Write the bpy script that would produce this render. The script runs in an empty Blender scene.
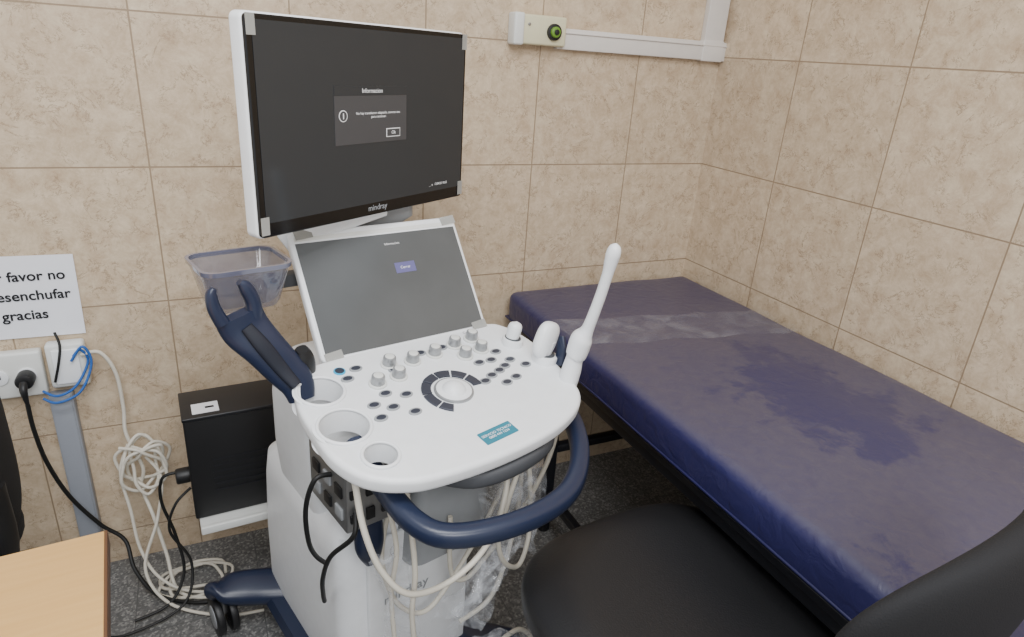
import bpy, bmesh, math, random
from mathutils import Vector, Matrix, noise
random.seed(4)
SC=bpy.context.scene
def lin(c):
    c=c/255.
    return c/12.92 if c<=.04045 else ((c+.055)/1.055)**2.4
def rgb(r,g,b): return (lin(r),lin(g),lin(b),1)
# ---------------------------------------------------------------- materials
def mat(name,col,rough=.45,metal=0,spec=.5,var=.06,nscale=40,bump=0,coat=0,alpha=1,trans=0,emit=0):
    m=bpy.data.materials.new(name); m.use_nodes=True
    nt=m.node_tree; N=nt.nodes; L=nt.links; b=N['Principled BSDF']
    b.inputs['Roughness'].default_value=rough; b.inputs['Metallic'].default_value=metal
    b.inputs['Specular IOR Level'].default_value=spec; b.inputs['Coat Weight'].default_value=coat
    b.inputs['Alpha'].default_value=alpha; b.inputs['Transmission Weight'].default_value=trans
    tc=N.new('ShaderNodeTexCoord'); nz=N.new('ShaderNodeTexNoise'); nz.inputs['Scale'].default_value=nscale; nz.inputs['Detail'].default_value=4
    L.new(tc.outputs['Object'],nz.inputs['Vector'])
    mx=N.new('ShaderNodeMix'); mx.data_type='RGBA'
    c=rgb(*col); mx.inputs[6].default_value=tuple(x*(1-var) for x in c[:3])+(1,); mx.inputs[7].default_value=tuple(min(1,x*(1+var)) for x in c[:3])+(1,)
    L.new(nz.outputs['Fac'],mx.inputs[0]); L.new(mx.outputs[2],b.inputs['Base Color'])
    if emit:
        b.inputs['Emission Color'].default_value=c; b.inputs['Emission Strength'].default_value=emit
    if bump:
        bp=N.new('ShaderNodeBump'); bp.inputs['Strength'].default_value=bump; bp.inputs['Distance'].default_value=.002
        L.new(nz.outputs['Fac'],bp.inputs['Height']); L.new(bp.outputs[0],b.inputs['Normal'])
    return m
def tile_mat(name,axis):
    m=bpy.data.materials.new(name); m.use_nodes=True
    nt=m.node_tree; N=nt.nodes; L=nt.links; b=N['Principled BSDF']
    g=N.new('ShaderNodeNewGeometry'); sp=N.new('ShaderNodeSeparateXYZ'); L.new(g.outputs['Position'],sp.inputs[0])
    cb=N.new('ShaderNodeCombineXYZ')
    a1=N.new('ShaderNodeMath'); a1.operation='ADD'; a1.inputs[1].default_value=.308+.333*20 if axis=='X' else .322+.333*20
    L.new(sp.outputs[axis],a1.inputs[0]); L.new(a1.outputs[0],cb.inputs[0])
    a2=N.new('ShaderNodeMath'); a2.operation='ADD'; a2.inputs[1].default_value=-.099+.333
    L.new(sp.outputs['Z'],a2.inputs[0]); L.new(a2.outputs[0],cb.inputs[1])
    br=N.new('ShaderNodeTexBrick'); br.offset=0; br.squash=1; L.new(cb.outputs[0],br.inputs['Vector'])
    for k,v in (('Scale',1),('Mortar Size',.0020),('Mortar Smooth',.3),('Brick Width',.333),('Row Height',.333),('Bias',0)): br.inputs[k].default_value=v
    br.inputs['Color1'].default_value=(.94,.94,.94,1); br.inputs['Color2'].default_value=(1.04,1.04,1.04,1); br.inputs['Mortar'].default_value=(1,1,1,1)
    n1=N.new('ShaderNodeTexNoise'); n1.inputs['Scale'].default_value=20; n1.inputs['Detail'].default_value=12; n1.inputs['Roughness'].default_value=.8; n1.inputs['Distortion'].default_value=.3
    L.new(g.outputs['Position'],n1.inputs['Vector'])
    r1=N.new('ShaderNodeValToRGB'); r1.color_ramp.elements[0].position=.32; r1.color_ramp.elements[0].color=rgb(178,154,126)
    r1.color_ramp.elements[1].position=.68; r1.color_ramp.elements[1].color=rgb(220,202,176); L.new(n1.outputs['Fac'],r1.inputs[0])
    n2=N.new('ShaderNodeTexNoise'); n2.inputs['Scale'].default_value=15; n2.inputs['Detail'].default_value=9; n2.inputs['Roughness'].default_value=.72; n2.inputs['Distortion'].default_value=.5
    L.new(g.outputs['Position'],n2.inputs['Vector'])
    s=N.new('ShaderNodeMath'); s.operation='SUBTRACT'; s.inputs[1].default_value=.5; L.new(n2.outputs['Fac'],s.inputs[0])
    ab=N.new('ShaderNodeMath'); ab.operation='ABSOLUTE'; L.new(s.outputs[0],ab.inputs[0])
    r2=N.new('ShaderNodeValToRGB'); r2.color_ramp.elements[0].position=0; r2.color_ramp.elements[0].color=(1,1,1,1); r2.color_ramp.elements[1].position=.014; r2.color_ramp.elements[1].color=(0,0,0,1)
    L.new(ab.outputs[0],r2.inputs[0])
    n3=N.new('ShaderNodeTexNoise'); n3.inputs['Scale'].default_value=15; n3.inputs['Detail'].default_value=3; L.new(g.outputs['Position'],n3.inputs['Vector'])
    r3=N.new('ShaderNodeValToRGB'); r3.color_ramp.elements[0].position=.46; r3.color_ramp.elements[0].color=(0,0,0,1); r3.color_ramp.elements[1].position=.54; r3.color_ramp.elements[1].color=(.8,.8,.8,1)
    L.new(n3.outputs['Fac'],r3.inputs[0])
    mm=N.new('ShaderNodeMath'); mm.operation='MULTIPLY'; L.new(r2.outputs[0],mm.inputs[0]); L.new(r3.outputs[0],mm.inputs[1])
    m1=N.new('ShaderNodeMix'); m1.data_type='RGBA'; L.new(mm.outputs[0],m1.inputs[0]); L.new(r1.outputs[0],m1.inputs[6]); m1.inputs[7].default_value=rgb(126,100,74)
    m2=N.new('ShaderNodeMix'); m2.data_type='RGBA'; m2.blend_type='MULTIPLY'; m2.inputs[0].default_value=1; L.new(m1.outputs[2],m2.inputs[6]); L.new(br.outputs['Color'],m2.inputs[7])
    m3=N.new('ShaderNodeMix'); m3.data_type='RGBA'; L.new(br.outputs['Fac'],m3.inputs[0]); L.new(m2.outputs[2],m3.inputs[6]); m3.inputs[7].default_value=rgb(150,130,106)
    L.new(m3.outputs[2],b.inputs['Base Color']); b.inputs['Roughness'].default_value=.42
    bp=N.new('ShaderNodeBump'); bp.invert=True; bp.inputs['Strength'].default_value=.5; bp.inputs['Distance'].default_value=.002
    L.new(br.outputs['Fac'],bp.inputs['Height']); L.new(bp.outputs[0],b.inputs['Normal'])
    return m
def floor_mat():
    m=bpy.data.materials.new('terrazzo'); m.use_nodes=True
    nt=m.node_tree; N=nt.nodes; L=nt.links; b=N['Principled BSDF']
    g=N.new('ShaderNodeNewGeometry')
    v=N.new('ShaderNodeTexVoronoi'); v.inputs['Scale'].default_value=190; L.new(g.outputs['Position'],v.inputs['Vector'])
    bw=N.new('ShaderNodeRGBToBW'); L.new(v.outputs['Color'],bw.inputs[0])
    r=N.new('ShaderNodeValToRGB'); e=r.color_ramp.elements; e[0].position=.2; e[0].color=rgb(88,88,88); e[1].position=.88; e[1].color=rgb(150,149,146)
    x=e.new(.6); x.color=rgb(110,110,109)
    L.new(bw.outputs[0],r.inputs[0])
    br=N.new('ShaderNodeTexBrick'); br.offset=0; L.new(g.outputs['Position'],br.inputs['Vector'])
    for k,vv in (('Scale',1),('Mortar Size',.0014),('Brick Width',.3),('Row Height',.3)): br.inputs[k].default_value=vv
    mx=N.new('ShaderNodeMix'); mx.data_type='RGBA'; L.new(br.outputs['Fac'],mx.inputs[0]); L.new(r.outputs[0],mx.inputs[6]); mx.inputs[7].default_value=rgb(84,84,84)
    L.new(mx.outputs[2],b.inputs['Base Color']); b.inputs['Roughness'].default_value=.4
    return m
def bed_mat():
    m=bpy.data.materials.new('navy_vinyl_under_plastic'); m.use_nodes=True
    nt=m.node_tree; N=nt.nodes; L=nt.links; b=N['Principled BSDF']
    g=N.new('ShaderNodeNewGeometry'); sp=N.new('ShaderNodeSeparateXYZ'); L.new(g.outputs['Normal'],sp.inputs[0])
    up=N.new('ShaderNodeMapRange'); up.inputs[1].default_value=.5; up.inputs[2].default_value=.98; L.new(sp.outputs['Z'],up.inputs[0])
    n1=N.new('ShaderNodeTexNoise'); n1.inputs['Scale'].default_value=8; n1.inputs['Detail'].default_value=12; n1.inputs['Roughness'].default_value=.72; n1.inputs['Distortion'].default_value=.3
    L.new(g.outputs['Position'],n1.inputs['Vector'])
    # dusty grey glare painted on the top faces, fading where the film clings
    def blob(cx,cy,rx,ry):
        mp=N.new('ShaderNodeMapping'); mp.vector_type='POINT'; mp.inputs['Scale'].default_value=(1/rx,1/ry,0); mp.inputs['Location'].default_value=(-cx/rx,-cy/ry,0); L.new(g.outputs['Position'],mp.inputs[0])
        ln=N.new('ShaderNodeVectorMath'); ln.operation='LENGTH'; L.new(mp.outputs[0],ln.inputs[0]); return ln.outputs['Value']
    d1=blob(-.31,-.86,.20,.26); d2=blob(-.64,-1.5,.06,.25)
    mn=N.new('ShaderNodeMath'); mn.operation='MINIMUM'; L.new(d1,mn.inputs[0]); L.new(d2,mn.inputs[1])
    ad=N.new('ShaderNodeMath'); ad.operation='MULTIPLY_ADD'; ad.inputs[1].default_value=3.2; L.new(n1.outputs['Fac'],ad.inputs[0]); L.new(mn.outputs[0],ad.inputs[2])
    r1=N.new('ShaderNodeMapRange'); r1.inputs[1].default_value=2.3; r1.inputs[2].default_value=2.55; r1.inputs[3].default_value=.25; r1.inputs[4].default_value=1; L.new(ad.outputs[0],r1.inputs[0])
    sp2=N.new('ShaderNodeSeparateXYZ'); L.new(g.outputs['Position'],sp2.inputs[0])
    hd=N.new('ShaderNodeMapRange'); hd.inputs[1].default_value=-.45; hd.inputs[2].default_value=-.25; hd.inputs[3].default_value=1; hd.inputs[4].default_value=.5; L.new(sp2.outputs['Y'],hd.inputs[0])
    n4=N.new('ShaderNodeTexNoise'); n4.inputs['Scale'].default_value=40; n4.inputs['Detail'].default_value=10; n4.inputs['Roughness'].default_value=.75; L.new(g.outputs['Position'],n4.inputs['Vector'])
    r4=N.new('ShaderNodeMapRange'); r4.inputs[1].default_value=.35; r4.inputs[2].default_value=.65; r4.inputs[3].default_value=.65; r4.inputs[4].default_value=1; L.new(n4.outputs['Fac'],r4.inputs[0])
    def mul(a,c):
        q=N.new('ShaderNodeMath'); q.operation='MULTIPLY'; L.new(a,q.inputs[0]); L.new(c,q.inputs[1]); return q.outputs[0]
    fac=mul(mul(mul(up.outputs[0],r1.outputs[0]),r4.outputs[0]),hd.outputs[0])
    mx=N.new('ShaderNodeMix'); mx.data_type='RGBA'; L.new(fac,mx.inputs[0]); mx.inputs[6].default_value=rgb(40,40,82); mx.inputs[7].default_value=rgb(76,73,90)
    L.new(mx.outputs[2],b.inputs['Base Color'])
    b.inputs['Roughness'].default_value=.34; b.inputs['Coat Weight'].default_value=.2; b.inputs['Coat Roughness'].default_value=.2; b.inputs['Specular IOR Level'].default_value=.4
    n2=N.new('ShaderNodeTexNoise'); n2.inputs['Scale'].default_value=22; n2.inputs['Detail'].default_value=5; n2.inputs['Distortion'].default_value=1
    L.new(g.outputs['Position'],n2.inputs['Vector'])
    bp=N.new('ShaderNodeBump'); bp.inputs['Strength'].default_value=.5; bp.inputs['Distance'].default_value=.006
    L.new(n2.outputs['Fac'],bp.inputs['Height']); L.new(bp.outputs[0],b.inputs['Normal']); L.new(bp.outputs[0],b.inputs['Coat Normal'])
    return m
def film_mat(name='clear_film',lo=.04,hi=.38,bs=.6,dist=1.5,sc=22):
    m=bpy.data.materials.new(name); m.use_nodes=True
    nt=m.node_tree; N=nt.nodes; L=nt.links; b=N['Principled BSDF']; o=N['Material Output']
    b.inputs['Base Color'].default_value=(.82,.85,.9,1); b.inputs['Roughness'].default_value=.2; b.inputs['Coat Weight'].default_value=.5
    t=N.new('ShaderNodeBsdfTransparent'); mx=N.new('ShaderNodeMixShader')
    tc=N.new('ShaderNodeTexCoord'); nz=N.new('ShaderNodeTexNoise'); nz.inputs['Scale'].default_value=sc; nz.inputs['Distortion'].default_value=dist; nz.inputs['Detail'].default_value=3
    L.new(tc.outputs['Object'],nz.inputs['Vector'])
    r=N.new('ShaderNodeMapRange'); r.inputs[1].default_value=.42; r.inputs[2].default_value=.7; r.inputs[3].default_value=lo; r.inputs[4].default_value=hi
    L.new(nz.outputs['Fac'],r.inputs[0]); L.new(r.outputs[0],mx.inputs[0]); L.new(t.outputs[0],mx.inputs[1]); L.new(b.outputs[0],mx.inputs[2]); L.new(mx.outputs[0],o.inputs[0])
    bp=N.new('ShaderNodeBump'); bp.inputs['Strength'].default_value=bs; bp.inputs['Distance'].default_value=.006; L.new(nz.outputs['Fac'],bp.inputs['Height']); L.new(bp.outputs[0],b.inputs['Normal'])
    return m
WHITE=mat('white_plastic',(236,238,240),.36); OFFW=mat('offwhite_plastic',(220,221,217),.45)
NAVY=mat('navy_plastic',(32,40,62),.32); BLACK=mat('black_plastic',(20,20,22),.45); BLKG=mat('black_glossy',(8,8,10),.12)
KEY=mat('key_plastic',(52,55,66),.4); SILV=mat('silver_knob',(160,162,164),.3,metal=.5); GREY=mat('grey_plastic',(150,153,156),.45)
DGREY=mat('dark_grey_inside',(70,72,76),.6); METAL=mat('metal_ports',(150,150,150),.35,metal=.8); DNAVY=mat('dark_navy_rubber',(20,25,38),.5)
CABW=mat('white_cable',(212,206,192),.5); CABB=mat('black_cable',(18,18,18),.5); CABL=mat('blue_cable',(40,95,170),.45)
CREAM=mat('cream_plastic',(214,208,175),.45); DUCT=mat('duct_plastic',(216,210,203),.5); DUCTG=mat('grey_duct',(140,144,152),.5)
PAPER=mat('paper',(235,236,242),.8,var=.02); INK=mat('ink',(18,18,22),.7); GREEN=mat('green_led',(100,140,45),.4,emit=.05)
VINYL=mat('black_vinyl',(28,28,30),.42,nscale=300,bump=.25); MESHB=mat('black_fabric',(17,17,20),.85,nscale=500,bump=.4)
PAINT=mat('black_painted_steel',(22,23,28),.35)
TRANSP=mat('smoked_clear_plastic',(104,106,124),.08,alpha=.42,coat=1)
RIM=mat('smoked_rim',(104,106,126),.12,alpha=.85,coat=1)
TAPE=mat('tape',(175,175,170),.4,alpha=.65)
SCR=mat('display_glass',(40,43,46),.12,var=.03,nscale=3,emit=.25)
TSCR=mat('touch_glass',(80,82,83),.14,var=.22,nscale=8,emit=.24)
DLG=mat('dialog_box',(58,58,60),.3,emit=.45); TXT=mat('screen_text',(200,200,200),.4,emit=.6); LAV=mat('lavender_button',(90,88,130),.3,emit=.4)
STICK=mat('teal_sticker',(40,120,140),.4); FILM=film_mat(); FILMB=film_mat('thin_film',.02,.12,.4,.6,14)
# ---------------------------------------------------------------- geometry helpers
def link(o,par=None):
    SC.collection.objects.link(o)
    if par is not None: o.parent=par
    return o
def empty(name,loc=(0,0,0),rz=0,par=None,mw=None):
    o=bpy.data.objects.new(name,None); o.empty_display_size=.1; link(o,par)
    if mw is not None: o.matrix_local=mw
    else: o.location=loc; o.rotation_euler=(0,0,rz)
    return o
def finish(o,me,m,smooth=True,ang=38):
    if m is not None: me.materials.append(m)
    if smooth:
        for p in me.polygons: p.use_smooth=True
        me.set_sharp_from_angle(angle=math.radians(ang))
def mesh_from(name,vs,fs,m,par=None,loc=(0,0,0),rot=(0,0,0),smooth=True,ang=38):
    me=bpy.data.meshes.new(name); me.from_pydata([tuple(v) for v in vs],[],fs)
    bm=bmesh.new(); bm.from_mesh(me); bmesh.ops.recalc_face_normals(bm,faces=bm.faces); bm.to_mesh(me); bm.free()
    o=bpy.data.objects.new(name,me); finish(o,me,m,smooth,ang); link(o,par); o.location=loc; o.rotation_euler=rot
    return o
def box(name,size,loc,m,par=None,rot=(0,0,0),bev=.003,seg=3):
    me=bpy.data.meshes.new(name); bm=bmesh.new(); bmesh.ops.create_cube(bm,size=1)
    for v in bm.verts: v.co=Vector((v.co.x*size[0],v.co.y*size[1],v.co.z*size[2]))
    if bev>0: bmesh.ops.bevel(bm,geom=bm.edges[:],offset=min(bev,min(size)*.49),segments=seg,profile=.5,affect='EDGES')
    bm.to_mesh(me); bm.free()
    o=bpy.data.objects.new(name,me); finish(o,me,m); link(o,par); o.location=loc; o.rotation_euler=rot
    return o
def cyl(name,r,h,loc,m,par=None,rot=(0,0,0),r2=None,bev=.001,seg=32):
    me=bpy.data.meshes.new(name); bm=bmesh.new()
    bmesh.ops.create_cone(bm,cap_ends=True,segments=seg,radius1=r,radius2=r if r2 is None else r2,depth=h)
    if bev>0:
        es=[e for e in bm.edges if len(e.link_faces)==2 and any(len(f.verts)>4 for f in e.link_faces)]
        bmesh.ops.bevel(bm,geom=es,offset=bev,segments=2,profile=.5,affect='EDGES')
    bm.to_mesh(me); bm.free()
    o=bpy.data.objects.new(name,me); finish(o,me,m); link(o,par); o.location=loc; o.rotation_euler=rot
    return o
def cat(pts,n=8,closed=False):
    P=[Vector(p) for p in pts]; out=[]; k=len(P)
    rng=range(k) if closed else range(k-1)
    for i in rng:
        if closed: a,b,c,d=P[(i-1)%k],P[i],P[(i+1)%k],P[(i+2)%k]
        else: a,b,c,d=P[max(i-1,0)],P[i],P[i+1],P[min(i+2,k-1)]
        for j in range(n):
            t=j/n
            out.append(.5*((2*b)+(c-a)*t+(2*a-5*b+4*c-d)*t*t+(3*b-a-3*c+d)*t**3))
    if not closed: out.append(P[-1])
    return out
def tube(name,pts,r,m,par=None,n=8,closed=False,res=5):
    """pts 3D, or 4D with per-point radius"""
    if len(pts[0])==3: pts=[tuple(p)+(r,) for p in pts]
    S=cat(pts,n,closed)
    cu=bpy.data.curves.new(name,'CURVE'); cu.dimensions='3D'; cu.bevel_depth=1; cu.bevel_resolution=res; cu.use_fill_caps=True
    sp=cu.splines.new('POLY'); sp.points.add(len(S)-1); sp.use_cyclic_u=closed
    for q,s in zip(sp.points,S): q.co=(s[0],s[1],s[2],1); q.radius=max(s[3],.0003)
    t=bpy.data.objects.new('tmp',cu); SC.collection.objects.link(t); dg=bpy.context.evaluated_depsgraph_get()
    me=bpy.data.meshes.new_from_object(t.evaluated_get(dg)); me.name=name; bpy.data.objects.remove(t); bpy.data.curves.remove(cu)
    o=bpy.data.objects.new(name,me); me.materials.clear(); finish(o,me,m,True,60); link(o,par); return o
def plate(name,loops,depth,bev,m,par=None,loc=(0,0,0),rot=(0,0,0),bres=3):
    """filled 2D outline(s) with holes, extruded (centre at z=0)"""
    cu=bpy.data.curves.new(name,'CURVE'); cu.dimensions='2D'; cu.fill_mode='BOTH'; cu.extrude=max(depth/2-bev,.0001); cu.bevel_depth=bev; cu.bevel_resolution=bres; cu.offset=-bev
    for lp in loops:
        sp=cu.splines.new('POLY'); sp.points.add(len(lp)-1); sp.use_cyclic_u=True
        for q,s in zip(sp.points,lp): q.co=(s[0],s[1],0,1)
    t=bpy.data.objects.new('tmp',cu); SC.collection.objects.link(t); dg=bpy.context.evaluated_depsgraph_get()
    me=bpy.data.meshes.new_from_object(t.evaluated_get(dg)); me.name=name; bpy.data.objects.remove(t); bpy.data.curves.remove(cu)
    o=bpy.data.objects.new(name,me); me.materials.clear(); finish(o,me,m,True,40); link(o,par); o.location=loc; o.rotation_euler=rot; return o
def circ(cx,cy,r,n=36,ry=None,a0=0,a1=2*math.pi):
    ry=ry or r
    return [(cx+r*math.cos(a0+(a1-a0)*i/n),cy+ry*math.sin(a0+(a1-a0)*i/n)) for i in range(n)]
def rrect(w,h,r,n=6,cx=0,cy=0):
    o=[]
    for sx,sy,a in ((1,1,0),(-1,1,90),(-1,-1,180),(1,-1,270)):
        for i in range(n+1):
            t=math.radians(a+90*i/n); o.append((cx+sx*(w/2-r)+r*math.cos(t),cy+sy*(h/2-r)+r*math.sin(t)))
    return o
def loft(name,rings,m,par=None,cap=True,loc=(0,0,0),rot=(0,0,0),ang=38):
    vs=[]; fs=[]; n=len(rings[0])
    for r in rings: vs+=r
    for k in range(len(rings)-1):
        for i in range(n): fs.append((k*n+i,k*n+(i+1)%n,(k+1)*n+(i+1)%n,(k+1)*n+i))
    if cap: fs.append(tuple(range(n))); fs.append(tuple(range((len(rings)-1)*n,len(rings)*n)))
    return mesh_from(name,vs,fs,m,par,loc,rot,True,ang)
def sweep(name,pts,side,m,par=None,n=6,closed=False,p=2.6,ang=50):
    """pts=(x,y,z,w,t): width w along 'side' dir, thickness t perpendicular"""
    S=cat(pts,n,closed); rings=[]; K=len(S)
    for i,s in enumerate(S):
        a=S[(i-1)%K] if (closed or i>0) else S[0]; b=S[(i+1)%K] if (closed or i<K-1) else S[-1]
        T=Vector((b[0]-a[0],b[1]-a[1],b[2]-a[2])).normalized(); sd=Vector(side); sd=(sd-T*sd.dot(T)).normalized(); nn=T.cross(sd)
        c=Vector((s[0],s[1],s[2])); r=[]
        for j in range(20):
            t=2*math.pi*j/20; cx=math.copysign(abs(math.cos(t))**(2/p),math.cos(t)); cy=math.copysign(abs(math.sin(t))**(2/p),math.sin(t))
            r.append(tuple(c+sd*cx*s[3]/2+nn*cy*s[4]/2))
        rings.append(r)
    if closed: rings.append(rings[0])
    return loft(name,rings,m,par,not closed,ang=ang)
def superell(name,a,b,c,e1,e2,m,par=None,loc=(0,0,0),rot=(0,0,0),fn=None,nu=24,nv=40):
    sg=lambda x,e: math.copysign(abs(x)**e,x)
    rings=[]
    for i in range(1,nu):
        v=-math.pi/2+math.pi*i/nu; r=[]
        for j in range(nv):
            u=2*math.pi*j/nv
            q=Vector((a*sg(math.cos(v),e1)*sg(math.cos(u),e2),b*sg(math.cos(v),e1)*sg(math.sin(u),e2),c*sg(math.sin(v),e1)))
            if fn: q=Vector(fn(q))
            r.append(tuple(q))
        rings.append(r)
    return loft(name,rings,m,par,True,loc,rot,ang=60)
def text(name,body,size,m,par,loc,rot=(0,0,0),ext=.0004,align='CENTER',bold=0):
    cu=bpy.data.curves.new(name,'FONT'); cu.body=body; cu.size=size; cu.extrude=ext; cu.align_x=align; cu.align_y='CENTER'; cu.offset=bold
    t=bpy.data.objects.new('tmp',cu); SC.collection.objects.link(t); dg=bpy.context.evaluated_depsgraph_get()
    me=bpy.data.meshes.new_from_object(t.evaluated_get(dg)); me.name=name; bpy.data.objects.remove(t)
    me.materials.clear(); me.materials.append(m); o=bpy.data.objects.new(name,me); link(o,par); o.location=loc; o.rotation_euler=rot; return o
# ---------------------------------------------------------------- room
box('wall_back',(3.6,.1,2.7),(-1.7,.05,1.35),tile_mat('tiles_back','X'),bev=0)
box('wall_right',(.1,4.1,2.7),(.05,-1.95,1.35),tile_mat('tiles_right','Y'),bev=0)
box('floor',(3.7,4.2,.1),(-1.7,-1.95,-.05),floor_mat(),bev=0)
d=empty('wall_cable_duct')
box('duct_run',(.60,.022,.054),(-.30,-.011,1.446),DUCT,d,bev=.002)
box('duct_lip',(.60,.004,.004),(-.30,-.024,1.462),DUCT,d,bev=.001)
box('duct_riser',(.075,.022,1.2),(-.052,-.011,2.072),DUCT,d,bev=.002)
box('duct_elbow',(.080,.025,.060),(-.052,-.0125,1.446),DUCT,d,bev=.003)
c=empty('wall_call_button')
box('case',(.15,.04,.075),(-.66,-.02,1.462),CREAM,c,bev=.006)
box('side_cap',(.03,.046,.08),(-.730,-.023,1.462),OFFW,c,bev=.006)
cyl('collar',.021,.01,(-.625,-.044,1.460),BLACK,c,rot=(math.pi/2,0,0))
cyl('button',.014,.016,(-.625,-.05,1.460),GREEN,c,rot=(math.pi/2,0,0),bev=.004)
cyl('keyhole',.007,.006,(-.625,-.059,1.460),BLACK,c,rot=(math.pi/2,0,0))
cyl('screw',.004,.004,(-.70,-.041,1.475),METAL,c,rot=(math.pi/2,0,0))
s=empty('paper_sign')
box('sheet',(.27,.001,.2),(-1.960,-.004,.803),PAPER,s,bev=0,rot=(0,math.radians(1),0))
for i,(t,x) in enumerate((('Por favor no',-1.930),('desenchufar',-1.922),('gracias',-1.938))):
    text('lettering_%d'%(i+1),t,.033,INK,s,(x,-.006,.853-.047*i),rot=(math.pi/2,0,0),bold=.0005)
o=empty('wall_outlet')
box('plate',(.125,.03,.115),(-1.985,-.015,.618),OFFW,o,bev=.006)
for x in (-2.01,-1.955): cyl('socket',.019,.006,(x,-.031,.618),WHITE,o,rot=(math.pi/2,0,0)); 
for x in (-2.013,-2.007): box('slot',(.002,.002,.009),(x,-.035,.62),BLACK,o,bev=0)
o=empty('network_socket_box')
box('housing',(.08,.035,.115),(-1.872,-.0175,.632),OFFW,o,bev=.008)
box('cover',(.055,.006,.09),(-1.872,-.038,.632),WHITE,o,bev=.003)
o=empty('floor_cable_duct')
box('duct',(.05,.03,.555),(-1.90,-.015,.2775),DUCTG,o,bev=.003)
box('duct_cover',(.042,.004,.55),(-1.90,-.031,.2775),DUCTG,o,bev=.001)
# all the loose cabling along the wall: one bundle
G=empty('cable_tangle')
cyl('plug_body',.019,.04,(-1.955,-.055,.618),BLACK,G,rot=(math.pi/2,0,0),bev=.006)
tube('plug_tail',[(-1.955,-.075,.618,.009),(-1.955,-.09,.605,.008),(-1.953,-.092,.57,.004)],.005,BLACK,G)
tube('power_cable',[(-1.953,-.092,.57),(-1.953,-.09,.50),(-1.945,-.08,.40),(-1.92,-.06,.28),(-1.87,-.05,.17),(-1.82,-.06,.11),(-1.80,-.12,.05),(-1.74,-.2,.012),(-1.62,-.26,.01),(-1.5,-.22,.01)],.005,CABB,G)
tube('network_cable_1',[(-1.93,-.04,.575),(-1.90,-.055,.565),(-1.86,-.055,.585),(-1.828,-.04,.64),(-1.838,-.045,.675),(-1.855,-.045,.66)],.003,CABL,G)
tube('network_cable_2',[(-1.93,-.05,.560),(-1.90,-.065,.552),(-1.85,-.065,.575),(-1.82,-.05,.64),(-1.832,-.05,.685),(-1.86,-.05,.65)],.003,CABL,G)
tube('thin_black_cable',[(-1.885,-.03,.72),(-1.878,-.04,.69),(-1.885,-.05,.65),(-1.90,-.05,.60)],.003,CABB,G)
tube('white_cable',[(-1.84,-.04,.66),(-1.80,-.04,.66),(-1.775,-.04,.60),(-1.772,-.04,.50),(-1.775,-.05,.43),(-1.75,-.06,.33),(-1.76,-.06,.27),(-1.74,-.1,.2),(-1.72,-.14,.1),(-1.70,-.2,.02),(-1.62,-.24,.008),(-1.5,-.2,.008)],.0045,CABW,G)
tube('white_cable_2',[(-1.775,-.05,.40),(-1.80,-.07,.33),(-1.79,-.09,.22),(-1.78,-.12,.12),(-1.74,-.18,.06),(-1.66,-.22,.02),(-1.52,-.26,.03),(-1.42,-.25,.05)],.004,CABW,G)
tube('white_cable_3',[(-1.74,-.06,.36),(-1.71,-.08,.30),(-1.73,-.12,.2),(-1.77,-.17,.09),(-1.72,-.24,.02),(-1.60,-.32,.012),(-1.5,-.34,.012)],.004,CABW,G)
tube('black_drop_cable',[(-1.66,-.16,.36),(-1.70,-.16,.35),(-1.71,-.16,.28),(-1.69,-.17,.18),(-1.68,-.2,.08),(-1.72,-.24,.02),(-1.8,-.26,.01)],.004,CABB,G)
tube('black_drop_cable_2',[(-1.64,-.15,.30),(-1.68,-.17,.27),(-1.70,-.18,.2),(-1.66,-.2,.1),(-1.69,-.26,.02),(-1.82,-.30,.01),(-1.88,-.27,.01)],.0035,CABB,G)
ck=[]
for i in range(46):
    a=i*.75; r=.045+.012*math.sin(i*1.7)
    ck.append((-1.745+r*math.cos(a)+.012*math.sin(i*.4),-.07-.02*math.sin(i*.9),.345+r*1.25*math.sin(a)+.012*math.cos(i*.7)))
tube('wall_coil',ck,.0042,CABW,G,n=5)
ck=[]
for i in range(22):
    a=i*.8; r=.055+.015*math.sin(i*1.3)
    ck.append((-1.66+r*1.4*math.cos(a),-.16+r*math.sin(a),.008+.0035*(i%5)))
tube('floor_coil',ck,.0042,CABW,G,n=5)
# ---------------------------------------------------------------- transformer box
o=empty('isolation_transformer',(-1.505,-.15,0),.06)
box('case',(.26,.14,.29),(-.003,0,.398),BLACK,o,bev=.005)
box('top_lip',(.264,.144,.01),(-.003,0,.541),PAINT,o,bev=.003)
box('sticker',(.06,.05,.001),(-.08,-.03,.5468),PAPER,o,bev=0)
box('barcode',(.02,.008,.001),(-.07,-.03,.5476),INK,o,bev=0)
for i in range(6): box('vent',(.16,.002,.004),(0,-.071,.33+i*.018),PAINT,o,bev=0)
cyl('inlet_plug',.02,.05,(-.14,-.02,.36),BLACK,o,rot=(0,math.pi/2,0),bev=.005)
box('tray',(.29,.19,.012),(.02,-.01,.246),OFFW,o,bev=.003)
box('tray_front',(.29,.012,.022),(.02,-.11,.247),OFFW,o,bev=.003)
box('tray_post',(.03,.03,.24),(.10,.02,.12),GREY,o,bev=.003)
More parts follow.
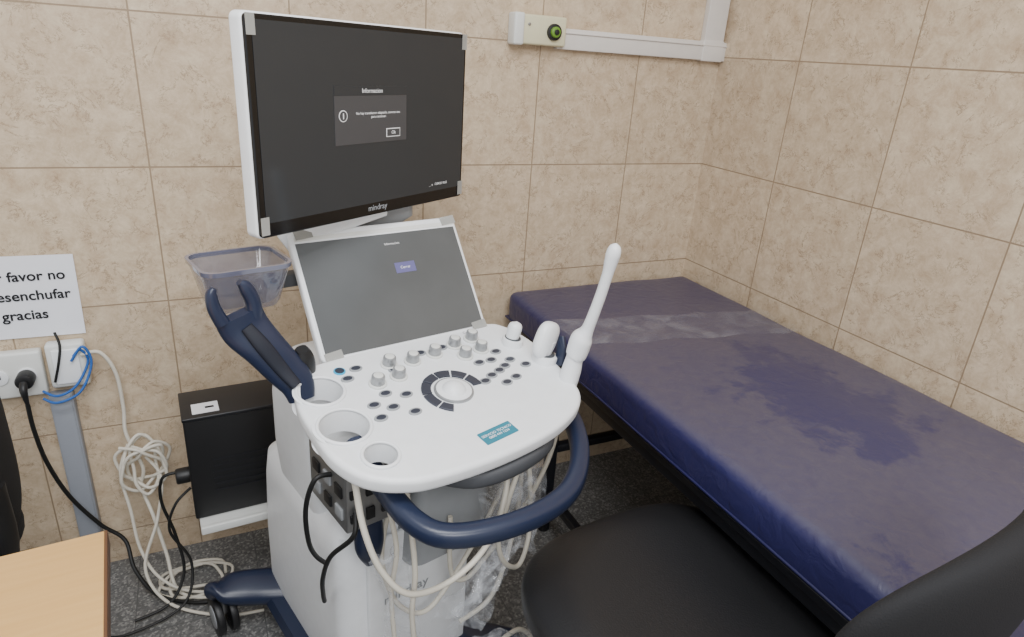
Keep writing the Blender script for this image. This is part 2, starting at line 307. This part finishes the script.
# ---------------------------------------------------------------- ultrasound machine
A=.25
U=empty('ultrasound_machine',(-1.18,-.70,0),A)
Uinv=(Matrix.Translation((-1.18,-.70,0))@Matrix.Rotation(A,4,'Z')).inverted()
def board(name,c,yaw,t,ro):
    R=Vector((math.cos(yaw),math.sin(yaw),0)); n0=Vector((math.sin(yaw),-math.cos(yaw),0)); Z=Vector((0,0,1))
    Up=Z*math.cos(t)-n0*math.sin(t); Nn=n0*math.cos(t)+Z*math.sin(t)
    R2=R*math.cos(ro)+Up*math.sin(ro); U2=-R*math.sin(ro)+Up*math.cos(ro)
    M=Matrix(((R2.x,U2.x,Nn.x,c[0]),(R2.y,U2.y,Nn.y,c[1]),(R2.z,U2.z,Nn.z,c[2]),(0,0,0,1)))
    return empty(name,par=U,mw=Uinv@M)
mo=board('monitor',(-1.229,-.495,1.260),.56,0,0)
plate('monitor_shell',[rrect(.546,.346,.012)],.03,.006,WHITE,mo,(0,0,-.018))
plate('monitor_back',[rrect(.40,.24,.03)],.04,.015,WHITE,mo,(0,0,-.045))
plate('monitor_bezel',[rrect(.540,.340,.008)],.008,.002,BLKG,mo,(0,0,-.001))
box('monitor_screen',(.522,.308,.001),(.002,.008,.0034),SCR,mo,bev=0)
dx,dy=-.012,.018
box('dialog',(.185,.100,.0008),(dx,dy,.0042),DLG,mo,bev=0); box('dialog_header',(.185,.016,.0004),(dx,dy+.042,.0048),SCR,mo,bev=0)
text('dialog_title','Informacion',.011,TXT,mo,(dx,dy+.042,.0052),ext=.0001)
text('dialog_message','No hay transductor adaptado, conecte uno\npara continuar.',.0066,TXT,mo,(dx+.016,dy,.0048),ext=.0001)
cyl('dialog_icon',.010,.0006,(dx-.073,dy,.0048),TXT,mo,bev=0); cyl('dialog_icon_inner',.0085,.0006,(dx-.073,dy,.0051),DLG,mo,bev=0); box('dialog_icon_mark',(.002,.01,.0006),(dx-.073,dy,.0056),TXT,mo,bev=0)
box('dialog_button_rim',(.038,.016,.0006),(dx+.055,dy-.034,.0048),TXT,mo,bev=0); box('dialog_button',(.035,.013,.0006),(dx+.055,dy-.034,.0052),DLG,mo,bev=0); text('dialog_ok','Ok',.009,TXT,mo,(dx+.055,dy-.034,.0058),ext=.0001)
text('monitor_logo','mindray',.016,GREY,mo,(.0,-.156,.0036),ext=.0002)
text('screen_status','_  o   12/04/22 10:52',.007,TXT,mo,(.185,-.132,.0042),ext=.0001)
for x,y in ((-.262,.155),(.262,.155),(-.262,-.15),(.262,-.15)): box('tape',(.016,.03,.0006),(x,y,.0048),TAPE,mo,bev=0)
to=board('touch_panel',(-1.205,-.53,.954),.21,.624,.001)
plate('touch_shell',[rrect(.368,.258,.012)],.02,.005,WHITE,to,(0,0,-.009))
box('touch_frame',(.356,.244,.002),(0,.0,.0012),WHITE,to,bev=.0006)
box('touch_screen',(.350,.226,.001),(0,-.008,.0026),TSCR,to,bev=0)
box('touch_header',(.350,.008,.001),(0,.113,.0026),OFFW,to,bev=0)
box('touch_dialog',(.045,.022,.0006),(.035,.030,.0034),LAV,to,bev=0); text('touch_ok','Cerrar',.008,TXT,to,(.035,.030,.0039),ext=.0001)
text('touch_title','Informacion',.007,TXT,to,(.02,.083,.0034),ext=.0001)
for x,y in ((-.155,.122),(.165,.12),(-.16,-.12),(.165,-.12)): box('tape',(.035,.018,.0006),(x,y,.004),TAPE,to,rot=(0,0,.1),bev=0)
loft('arm_column',[[(x,y+cy,z) for x,y in rrect(w,dd,.03)] for z,w,dd,cy in ((.70,.18,.12,.25),(.85,.14,.10,.26),(.98,.12,.08,.30),(1.08,.12,.07,.32))],GREY,U)
loft('arm_head',[[(x+.02,y+.32,z) for x,y in rrect(w,dd,.02)] for z,w,dd in ((1.04,.16,.08),(1.06,.22,.10),(1.12,.22,.10),(1.14,.14,.08),(1.24,.10,.07),(1.26,.08,.06))],GREY,U)
sweep('arm_cover',[(-.165,.27,1.035,.035,.03),(-.12,.265,1.06,.055,.035),(-.04,.26,1.085,.065,.035),(.04,.26,1.10,.06,.035)],(0,.3,1),WHITE,U)
# control panel
th=math.atan(.18)
CP=empty('control_panel',par=U,mw=Matrix.Translation((0,0,.8368))@Matrix.Rotation(th,4,'X'))
K=1.016
ol=[(-.215,.095),(-.243,.05),(-.258,0),(-.262,-.06),(-.262,-.118),(-.25,-.163),(-.228,-.196),(-.19,-.222),(-.137,-.238),(-.022,-.246),(.097,-.238),(.18,-.214),(.226,-.18),(.244,-.133),(.258,-.035),(.254,.03),(.238,.075),(.205,.10),(.10,.108),(-.02,.108),(-.15,.104)]
OL=[(p.x,p.y*K) for p in cat([(a,b,0) for a,b in ol],6,True)]
c3=[(x,y) for x,y in circ(-.192,-.160,.027)]
holes=[circ(-.208,.024,.038,ry=.037),circ(-.212,-.075,.042,ry=.040),c3]
plate('panel_top',[OL]+holes,.030,.009,WHITE,CP,(0,0,-.015),bres=4)
under=[(-.15,.09),(-.155,0),(-.155,-.10),(-.145,-.19),(-.02,-.215),(.09,-.21),(.17,-.19),(.21,-.12),(.22,0),(.2,.08),(0,.09)]
plate('panel_under',[[(p.x,p.y) for p in cat([(a,b,0) for a,b in under],5,True)]],.03,.012,OFFW,CP,(0,0,-.042))
def ringwall(name,cx,cy,r,ry,h,m,par,t=.004):
    o_=[(x,y,-.01) for x,y in circ(cx,cy,r+t,ry=ry+t)]; o2=[(x,y,-h) for x,y in circ(cx,cy,r*.9+t,ry=ry*.9+t)]
    i2=[(x,y,-h) for x,y in circ(cx,cy,r*.9,ry=ry*.9)]; i1=[(x,y,-.003) for x,y in circ(cx,cy,r,ry=ry)]
    loft(name,[o_,o2,i2,i1],m,par,False)
ringwall('cup_1',-.208,.024,.038,.037,.045,WHITE,CP); ringwall('cup_2',-.212,-.075,.042,.040,.042,WHITE,CP); ringwall('cup_3',-.192,-.16,.027,.027,.038,WHITE,CP)
def lip(name,cx,cy,r):
    tube(name,[(cx+r*math.cos(t*math.pi/12),cy+r*math.sin(t*math.pi/12),.0005) for t in range(24)],.003,WHITE,CP,n=2,closed=True)
lip('cup_lip_1',-.208,.024,.040); lip('cup_lip_2',-.212,-.075,.043); lip('cup_lip_3',-.192,-.16,.029)
def key(x,y,w=.017,h=.011,m=KEY,z=.0012):
    plate('key',[circ(0,0,w/2,20,ry=h/2)],.004,.001,m,CP,(x,y*K,z))
for x,y in ((-.152,.036),(-.125,.058),(-.145,-.048),(-.118,-.066),(-.150,-.082),(-.112,-.028),(-.080,-.045),(-.09,-.092),(-.062,.028),
            (.075,-.072),(.098,-.062),(.122,-.055),(.10,-.018),(.142,-.047),(.165,-.034),(.128,-.02),(.112,-.092),(.14,-.085),(.155,.0),(.06,.055),(.01,.055),(.185,-.06)):
    key(x,y,.025,.018,GREY,.0004); key(x,y,.018,.012)
cyl('power_key_ring',.011,.003,(-.155,.062*K,.001),mat('cyan_ring',(40,150,190),.4,emit=.4),CP); cyl('power_key',.0085,.005,(-.155,.062*K,.001),KEY,CP)
for x,y in ((-.111,.002),(-.066,.006),(-.064,.045),(-.018,.037),(.034,.041),(.087,.012),(.13,.018),(.088,.052),(.135,.058)):
    cyl('knob_base',.0165,.004,(x,y*K,.002),OFFW,CP); cyl('knob',.0128,.018,(x,y*K,.011),SILV,CP,r2=.0118,bev=.002); cyl('knob_cap',.009,.002,(x,y*K,.0203),OFFW,CP)
tb=(.004,-.071*K)
cyl('trackball_ring',.037,.006,(tb[0],tb[1],.001),SILV,CP,bev=.002); cyl('trackball_seat',.033,.007,(tb[0],tb[1],.0015),WHITE,CP)
superell('trackball',.026,.026,.026,1,1,WHITE,CP,(tb[0],tb[1],-.008))
def arckey(a0,a1,r0=.042,r1=.060):
    n=12; a0=math.radians(a0); a1=math.radians(a1)
    lp=[(tb[0]+r1*math.cos(a0+(a1-a0)*i/n),tb[1]+r1*math.sin(a0+(a1-a0)*i/n)) for i in range(n+1)]+[(tb[0]+r0*math.cos(a1+(a0-a1)*i/n),tb[1]+r0*math.sin(a1+(a0-a1)*i/n)) for i in range(n+1)]
    plate('arc_key',[lp],.005,.0012,KEY,CP,(0,0,.0012))
for a0,a1 in ((-4,28),(32,62),(66,96),(100,130),(134,168),(172,206),(210,236)): arckey(a0,a1)
plate('label_sticker',[rrect(.072,.030,.002)],.001,.0002,STICK,CP,(.008,-.199*K,.0006),rot=(0,0,.08))
text('label_text','SERVICIO TECNICO\n0800 444 1234',.0075,PAPER,CP,(.008,-.199*K,.0014),rot=(0,0,.08),ext=.0001)
text('panel_logo','Consona',.010,GREY,CP,(.15,.085,.0004),ext=.0001)
# handle
sweep('front_handle',[(-.185,-.05,.765,.04,.036),(-.185,-.14,.745,.038,.036),(-.178,-.235,.725,.036,.036),(-.14,-.287,.716,.036,.036),(-.034,-.318,.714,.036,.036),(.076,-.308,.714,.036,.036),(.165,-.25,.720,.036,.036),(.226,-.165,.735,.038,.036),(.233,-.08,.765,.04,.036)],(0,0,1),NAVY,U)
sweep('handle_inner_grip',[(-.12,-.17,.755,.03,.02),(-.06,-.225,.748,.03,.02),(.03,-.235,.748,.03,.02),(.12,-.21,.75,.03,.02),(.16,-.15,.76,.03,.02)],(0,0,1),DGREY,U)
def pos(x,y,z=0): return (x,y,.8368+.18*y+z)
for i,(x,y,r) in enumerate(((.205,.012,.020),(.232,-.06,.024))):
    cyl('probe_cup_%d'%(i+1),r,.05,pos(x,y,-.012),WHITE,U,rot=(.1,.12,0),r2=r*1.12,bev=.003); cyl('probe_cup_inner',r*.85,.004,pos(x+.003,y-.001,.014),DGREY,U,rot=(.1,.12,0))
tube('linear_probe',[pos(.203,.012,.0)+(.012,),pos(.206,.010,.02)+(.014,),pos(.209,.008,.037)+(.015,),pos(.211,.007,.046)+(.012,),pos(.212,.007,.051)+(.002,)],.01,WHITE,U)
superell('convex_probe_head',.034,.018,.038,.7,.9,WHITE,U,pos(.233,-.062,.045),rot=(.1,.35,.3))
tube('convex_probe_body',[pos(.228,-.055,-.01)+(.014,),pos(.231,-.058,.02)+(.019,),pos(.236,-.061,.045)+(.020,)],.01,WHITE,U)
sweep('convex_probe_clip',[pos(.252,-.09,.0)+(.02,.012),pos(.256,-.085,.03)+(.026,.012),pos(.262,-.078,.055)+(.012,.01)],(0,1,0),NAVY,U)
tube('endocavity_probe',[(.232,-.128,.765,.012),(.234,-.130,.79,.019),(.240,-.134,.83,.0195),(.243,-.137,.86,.017),(.244,-.139,.868,.021),(.247,-.145,.90,.0215),(.250,-.152,.918,.014),(.252,-.157,.935,.0115),(.256,-.17,.99,.0105),(.258,-.18,1.04,.0105),(.2585,-.184,1.065,.0125),(.259,-.187,1.082,.0135),(.2595,-.189,1.094,.010),(.26,-.19,1.10,.002)],.01,WHITE,U)
# smoked bin at rear-left
def bring(z,w,dd,r,cy=.2): return [(x-.270,y+cy,z) for x,y in rrect(w,dd,r)]
loft('storage_bin',[bring(.955,.11,.07,.02),bring(.965,.12,.08,.02),bring(1.035,.148,.125,.025),bring(1.035,.143,.120,.024),bring(.970,.115,.075,.02),bring(.961,.10,.06,.02)],TRANSP,U)
loft('storage_bin_rim',[bring(1.031,.152,.129,.026),bring(1.039,.154,.131,.026),bring(1.039,.143,.120,.024),bring(1.031,.143,.120,.024),bring(1.031,.152,.129,.026)],RIM,U,False)
box('bin_bracket',(.12,.03,.025),(-.15,.25,.97),DGREY,U)
# dark probe-cable hanger
sweep('cable_hanger',[(-.228,.06,.815,.045,.03),(-.232,.07,.845,.060,.034),(-.250,.08,.875,.066,.038),(-.276,.09,.915,.070,.038),(-.299,.10,.950,.078,.032),(-.309,.10,.978,.078,.026)],(1,.0,.3),NAVY,U)
sweep('hanger_prong_1',[(-.335,.10,.968,.024,.026),(-.345,.10,.995,.021,.022),(-.347,.10,1.018,.017,.018),(-.342,.10,1.028,.009,.012)],(1,0,0),NAVY,U)
sweep('hanger_prong_2',[(-.284,.10,.968,.026,.026),(-.284,.10,.995,.024,.024),(-.294,.10,1.022,.022,.02),(-.303,.10,1.032,.010,.014)],(1,0,0),NAVY,U)
sweep('hanger_groove',[(-.240,.050,.85,.02,.012),(-.258,.062,.88,.024,.012),(-.283,.072,.925,.026,.012),(-.303,.083,.96,.02,.01)],(1,0,.3),DNAVY,U)
sweep('hanger_clip',[(-.205,.10,.83,.035,.03),(-.210,.09,.86,.042,.036),(-.212,.085,.885,.036,.034),(-.214,.08,.90,.02,.02)],(1,0,0),BLACK,U)
# rear neck and i/o block
loft('neck_housing',[[(x-.03,y+.20,z) for x,y in rrect(w,dd,.05,8)] for z,w,dd in ((.45,.32,.26),(.6,.345,.26),(.72,.35,.24),(.79,.34,.22),(.81,.30,.18))],WHITE,U)
box('io_block',(.13,.15,.12),(-.150,.0,.665),METAL,U,bev=.004)
box('io_cover',(.135,.16,.02),(-.150,.0,.735),WHITE,U,bev=.004)
for i in range(4):
    for j in range(2): box('port',(.016,.006,.016+.008*(i%2)),(-.200+i*.03,-.077,.635+j*.05),BLACK,U,bev=.001)
for i in range(3):
    for j in range(2): box('port_side',(.006,.026,.022),(-.216,-.05+i*.045,.64+j*.045),BLACK if (i+j)%2 else GREY,U,bev=.001)
loft('panel_support',[[(x+.02,y+.03,z) for x,y in rrect(w,dd,.03)] for z,w,dd in ((.45,.20,.20),(.62,.18,.2),(.80,.26,.24))],GREY,U)
# cart body
BX=-.045
body=[]
for z,w,dd,cy in ((.10,.30,.46,.21),(.14,.31,.47,.21),(.30,.315,.46,.205),(.46,.31,.44,.20),(.52,.30,.42,.20),(.54,.27,.38,.20)):
    body.append([(x+BX,y+cy,z) for x,y in rrect(w,dd,.05,8)])
loft('cart_body',body,WHITE,U)
sweep('body_seam_front_left',[(-.172,.03,.12,.014,.03),(-.186,.025,.30,.014,.03),(-.180,.03,.50,.014,.03)],(1,0,0),NAVY,U)
box('body_front_panel',(.24,.012,.38),(BX+.01,-.027,.33),WHITE,U,bev=.005)
text('body_logo','mindray',.032,GREY,U,(-.07,-.0345,.365),rot=(math.pi/2,0,0),ext=.0005)
sweep('navy_grip',[(-.16,-.05,.60,.05,.03),(-.165,-.06,.55,.055,.03),(-.155,-.05,.50,.03,.02)],(1,0,0),NAVY,U)
box('navy_collar',(.27,.34,.05),(BX,.18,.555),NAVY,U,bev=.02)
loft('base_plate',[[(x+BX,y+.19,z) for x,y in rrect(w,dd,.06,8)] for z,w,dd in ((.085,.36,.52),(.10,.38,.54),(.12,.36,.52))],NAVY,U)
def caster(n,x,y,ax,ay):
    sweep('caster_arm_%d'%n,[(ax,ay,.115,.10,.05),((ax+x)/2,(ay+y)/2,.12,.09,.05),(x,y,.125,.075,.045),(x+(x-ax)*.15,y+(y-ay)*.15,.115,.04,.03)],(1,-.3,0),NAVY,U)
    for s in (-1,1): cyl('caster_wheel_%d'%n,.05,.018,(x+s*.016,y,.05),BLACK,U,rot=(0,math.pi/2,0),bev=.004); cyl('caster_hub_%d'%n,.03,.02,(x+s*.017,y,.05),GREY,U,rot=(0,math.pi/2,0),bev=.002)
    cyl('caster_stem_%d'%n,.012,.06,(x,y,.085),METAL,U)
caster(1,-.315,.44,-.15,.36); caster(2,.20,.45,.08,.36); caster(3,-.24,-.10,-.14,.03); caster(4,.16,-.10,.06,.03)
# cables on machine
tube('probe_cable_1',[(-.215,-.08,.79),(-.225,-.13,.76),(-.225,-.16,.68),(-.205,-.18,.60),(-.165,-.20,.545),(-.09,-.20,.525),(-.02,-.20,.55),(.03,-.19,.60),(.07,-.16,.67),(.09,-.10,.73)],.0055,CABW,U)
tube('probe_cable_2',[(-.17,-.13,.76),(-.175,-.15,.70),(-.16,-.15,.60),(-.165,-.14,.50),(-.16,-.14,.40),(-.15,-.14,.25)],.0045,CABW,U)
tube('probe_cable_3',[(.20,-.05,.76),(.19,-.06,.66),(.12,-.07,.52),(.02,-.08,.40),(-.06,-.09,.35),(-.12,-.08,.40),(-.14,-.06,.5),(-.12,-.05,.6)],.005,CABW,U)
tube('probe_cable_4',[(.232,-.12,.77),(.235,-.12,.70),(.22,-.11,.60),(.17,-.10,.50),(.10,-.09,.42),(.04,-.09,.38),(.0,-.09,.42),(.0,-.08,.55)],.005,CABW,U)
tube('probe_cable_5',[(.205,-.01,.76),(.21,-.03,.66),(.20,-.06,.52),(.16,-.08,.38),(.10,-.10,.30),(.02,-.10,.28)],.005,CABW,U)
tube('probe_cable_6',[(.10,-.12,.76),(.10,-.16,.70),(.07,-.17,.62),(.06,-.16,.52),(.09,-.15,.44),(.14,-.14,.40),(.17,-.13,.46),(.17,-.12,.58),(.16,-.10,.72)],.005,CABW,U)
tube('probe_cable_7',[(-.13,-.12,.74),(-.14,-.16,.66),(-.135,-.17,.55),(-.14,-.17,.45),(-.12,-.17,.34),(-.05,-.17,.27),(.05,-.17,.25),(.15,-.15,.22),(.22,-.14,.12)],.005,CABW,U)
tube('power_lead_1',[(-.215,-.02,.70),(-.245,-.02,.70),(-.26,-.01,.64),(-.255,.0,.56),(-.235,.02,.50),(-.21,.03,.46)],.0045,CABB,U)
tube('power_lead_2',[(-.20,-.08,.65),(-.215,-.10,.62),(-.24,-.06,.56),(-.24,-.02,.48),(-.225,.02,.40),(-.215,.04,.36)],.0045,CABB,U)
def film(name,path,par,seed,mm=16):
    S=cat([p for p in path],6); vs=[]; fs=[]; K2=len(S)
    for i,s in enumerate(S):
        w=s[3]
        for j in range(mm):
            t=j/(mm-1)-.5; q=Vector((s[0]+t*w,s[1],s[2]))
            d_=noise.noise_vector(Vector((q.x*22+seed,q.y*22,q.z*12)))*.022+noise.noise_vector(Vector((q.x*60,q.y*60+seed,q.z*30)))*.008
            vs.append(q+d_+Vector((0,math.sin(t*9+seed+i*.2)*.018,0)))
    for i in range(K2-1):
        for j in range(mm-1): a=i*mm+j; fs.append((a,a+1,a+mm+1,a+mm))
    return mesh_from(name,vs,fs,FILM,par,ang=25)
W=empty('plastic_wrapping',par=U)
film('wrap_1',[(.16,-.10,.74,.12),(.15,-.11,.64,.13),(.12,-.12,.52,.13),(.07,-.13,.42,.12),(.0,-.14,.36,.16)],W,1)
film('wrap_2',[(.10,-.10,.72,.06),(.10,-.11,.60,.07),(.09,-.12,.48,.08),(.06,-.13,.36,.10),(.02,-.13,.29,.12)],W,5)
film('wrap_3',[(.215,-.06,.72,.07),(.22,-.07,.62,.10),(.21,-.08,.5,.11),(.17,-.09,.36,.09)],W,9)
film('wrap_4',[(-.165,-.15,.60,.05),(-.16,-.15,.50,.06),(-.15,-.15,.40,.07),(-.13,-.15,.30,.09)],W,13)
film('wrap_5',[(-.12,-.16,.29,.10),(-.03,-.17,.28,.12),(.06,-.17,.26,.12),(.16,-.15,.20,.12),(.24,-.13,.12,.10)],W,17)
# ---------------------------------------------------------------- exam bed
B=empty('examination_bed')
me=bpy.data.meshes.new('mattress'); bm=bmesh.new(); bmesh.ops.create_cube(bm,size=1)
for v in bm.verts: v.co=Vector((v.co.x*.685,v.co.y*1.93,v.co.z*.105))
bmesh.ops.subdivide_edges(bm,edges=[e for e in bm.edges if abs((e.verts[0].co-e.verts[1].co).y)>1],cuts=40)
bmesh.ops.subdivide_edges(bm,edges=[e for e in bm.edges if abs((e.verts[0].co-e.verts[1].co).x)>.3],cuts=14,use_grid_fill=True)
bmesh.ops.bevel(bm,geom=[e for e in bm.edges if len(e.link_faces)==2 and e.calc_face_angle()>1],offset=.026,segments=5,profile=.5,affect='EDGES')
for v in bm.verts:
    if v.co.z>.03: v.co.z+=.005*noise.noise(Vector((v.co.x*7,v.co.y*4,0)))
    else: v.co.x+=.003*noise.noise(Vector((v.co.y*9,v.co.z*5,3)))
bm.to_mesh(me); bm.free()
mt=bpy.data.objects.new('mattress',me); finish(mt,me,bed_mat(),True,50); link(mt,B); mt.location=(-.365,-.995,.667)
box('seam_piping',(.69,1.935,.006),(-.365,-.995,.633),mat('navy_piping',(26,27,70),.4),B,bev=.003)
box('board',(.66,1.90,.018),(-.365,-.995,.607),PAINT,B,bev=.002)
for x in (-.665,-.065): box('side_rail',(.03,1.86,.04),(x,-.995,.58),PAINT,B,bev=.003)
for y in (-.09,-.95,-1.9): box('cross_rail',(.6,.03,.035),(-.365,y,.578),PAINT,B,bev=.003)
for x in (-.655,-.075):
    for y in (-.30,-1.70): box('leg',(.03,.03,.57),(x,y,.285),PAINT,B,bev=.003); cyl('foot',.018,.012,(x,y,.006),BLACK,B)
    box('low_rail',(.025,1.4,.025),(x,-1.0,.14),PAINT,B,bev=.003)
for y in (-.30,-1.70): box('low_cross',(.58,.025,.025),(-.365,y,.30),PAINT,B,bev=.003)
vs=[];fs=[]
for i in range(40):
    for j in range(14):
        x=-.70+.68*i/39; y=-.30-.17*j/13-.10*(i/39)+.006*math.sin(i*.5)
        ridge=.005*math.exp(-((j-1.5)/1.0)**2)+.004*math.exp(-((j-11)/.8)**2)
        vs.append((x,y,.7240+.0015*noise.noise(Vector((x*20,y*20,2)))+ridge))
for i in range(39):
    for j in range(13): a=i*14+j; fs.append((a,a+1,a+15,a+14))
mesh_from('plastic_strip',vs,fs,FILMB,B,ang=80)
# ---------------------------------------------------------------- chair in front
C=empty('office_chair',(-.83,-1.10,0),.1)
superell('seat_cushion',.268,.258,.045,.55,.66,VINYL,C,(0,0,.490),fn=lambda q:(q.x,q.y,q.z-(.012*(1-min(1,(q.x/.2)**2+(q.y/.2)**2)) if q.z>0 else 0)),nu=28,nv=64)
superell('seat_pan',.22,.215,.02,.5,.6,BLACK,C,(0,0,.44))
cyl('gas_column',.028,.30,(0,0,.28),BLACK,C); cyl('column_sleeve',.04,.12,(0,0,.17),BLACK,C)
for k in range(5):
    a=k*2*math.pi/5+.3; x,y=math.cos(a),math.sin(a)
    sweep('base_leg_%d'%(k+1),[(x*.03,y*.03,.12,.05,.03),(x*.15,y*.15,.105,.04,.03),(x*.27,y*.27,.08,.03,.02)],(-y,x,0),BLACK,C)
    cyl('chair_caster_%d'%(k+1),.028,.04,(x*.26,y*.26,.028),BLACK,C,rot=(math.pi/2,0,a),bev=.006)
sweep('back_bracket',[(0,-.10,.43,.07,.012),(0,-.30,.44,.07,.012),(0,-.385,.52,.07,.012),(0,-.40,.72,.07,.012),(0,-.40,.82,.07,.012)],(1,0,0),BLACK,C)
superell('backrest',.235,.03,.132,.75,.85,MESHB,C,(.038,-.382,.850),rot=(.12,-.16,0),fn=lambda q:(q.x*(1-.25*max(0,-q.z/.15)),q.y-.9*q.x*q.x*-1,q.z),nu=28,nv=64)
# ---------------------------------------------------------------- desk
def wood():
    m=bpy.data.materials.new('laminate'); m.use_nodes=True; N=m.node_tree.nodes; L=m.node_tree.links; b=N['Principled BSDF']
    tc=N.new('ShaderNodeTexCoord'); mp=N.new('ShaderNodeMapping'); mp.inputs['Scale'].default_value=(2,30,2); nz=N.new('ShaderNodeTexNoise'); nz.inputs['Scale'].default_value=4; nz.inputs['Detail'].default_value=8
    L.new(tc.outputs['Object'],mp.inputs[0]); L.new(mp.outputs[0],nz.inputs['Vector'])
    r=N.new('ShaderNodeValToRGB'); r.color_ramp.elements[0].position=.3; r.color_ramp.elements[0].color=rgb(206,162,98); r.color_ramp.elements[1].position=.7; r.color_ramp.elements[1].color=rgb(212,170,108)
    L.new(nz.outputs['Fac'],r.inputs[0]); L.new(r.outputs[0],b.inputs['Base Color']); b.inputs['Roughness'].default_value=.4
    return m
WD=wood()
D=empty('desk',(-1.708,-.87,0),.08)
box('desk_top',(.62,1.1,.025),(-.31,-.55,.7375),WD,D,bev=.002)
box('desk_edge_band',(.004,1.1,.026),(.001,-.55,.7373),mat('edge_band',(96,66,44),.5),D,bev=.001)
box('side_panel',(.02,1.0,.725),(-.04,-.55,.3625),mat('dark_panel',(62,48,40),.5),D,bev=.001)
box('side_panel_far',(.02,1.0,.725),(-.58,-.55,.3625),mat('dark_panel_b',(62,48,40),.5),D,bev=.001)
E=empty('office_chair',(-2.165,-.42,0),1.3)
superell('backrest',.20,.03,.20,.6,.62,MESHB,E,(0,-.19,.62),fn=lambda q:(q.x,q.y+.9*q.x*q.x,q.z))
superell('seat_cushion',.21,.21,.04,.55,.62,MESHB,E,(0,0,.43))
sweep('back_bracket',[(0,-.05,.40,.06,.012),(0,-.22,.41,.06,.012),(0,-.24,.6,.06,.012)],(1,0,0),BLACK,E)
cyl('gas_column',.028,.34,(0,0,.23),BLACK,E)
for k in range(5):
    a=k*2*math.pi/5; x,y=math.cos(a),math.sin(a)
    sweep('base_leg_%d'%(k+1),[(x*.03,y*.03,.11,.05,.03),(x*.15,y*.15,.095,.04,.03),(x*.23,y*.23,.07,.03,.02)],(-y,x,0),BLACK,E)
    cyl('chair_caster_%d'%(k+1),.028,.04,(x*.22,y*.22,.028),BLACK,E,rot=(math.pi/2,0,a),bev=.006)
# ---------------------------------------------------------------- lights
w=bpy.data.worlds.new('w'); SC.world=w; w.use_nodes=True; w.node_tree.nodes['Background'].inputs[0].default_value=(.96,.98,1,1); w.node_tree.nodes['Background'].inputs[1].default_value=1.02
def area(name,loc,rot,sx,sy,p,col=(1,1,1)):
    l=bpy.data.lights.new(name,'AREA'); l.shape='RECTANGLE'; l.size=sx; l.size_y=sy; l.energy=p; l.color=col
    o=bpy.data.objects.new(name,l); SC.collection.objects.link(o); o.location=loc; o.rotation_euler=rot
area('ceiling_lamp',(-1.5,-1.6,2.6),(0,0,0),1.2,.6,38,(.97,.98,1))
area('camera_side_fill',(-1.6,-3.2,2.6),(math.radians(25),0,0),1.4,.8,55,(.97,.98,1))  # fill light added behind the camera to brighten the fronts, no real lamp
# ---------------------------------------------------------------- camera
cam=bpy.data.cameras.new('camera'); cam.sensor_width=36; cam.lens=655/1024*36; cam.clip_start=.02
co=bpy.data.objects.new('camera',cam); SC.collection.objects.link(co)
pitch=math.radians(22); yaw=math.radians(26.4); roll=math.atan(.071)
fwd=Vector((math.sin(yaw)*math.cos(pitch),math.cos(yaw)*math.cos(pitch),-math.sin(pitch)))
rt=Vector((math.cos(yaw),-math.sin(yaw),0)); up=rt.cross(fwd)
X=rt*math.cos(roll)+up*math.sin(roll); Y=-rt*math.sin(roll)+up*math.cos(roll)
co.matrix_world=Matrix(((X.x,Y.x,-fwd.x,-1.541),(X.y,Y.y,-fwd.y,-1.755),(X.z,Y.z,-fwd.z,1.40),(0,0,0,1)))
SC.camera=co
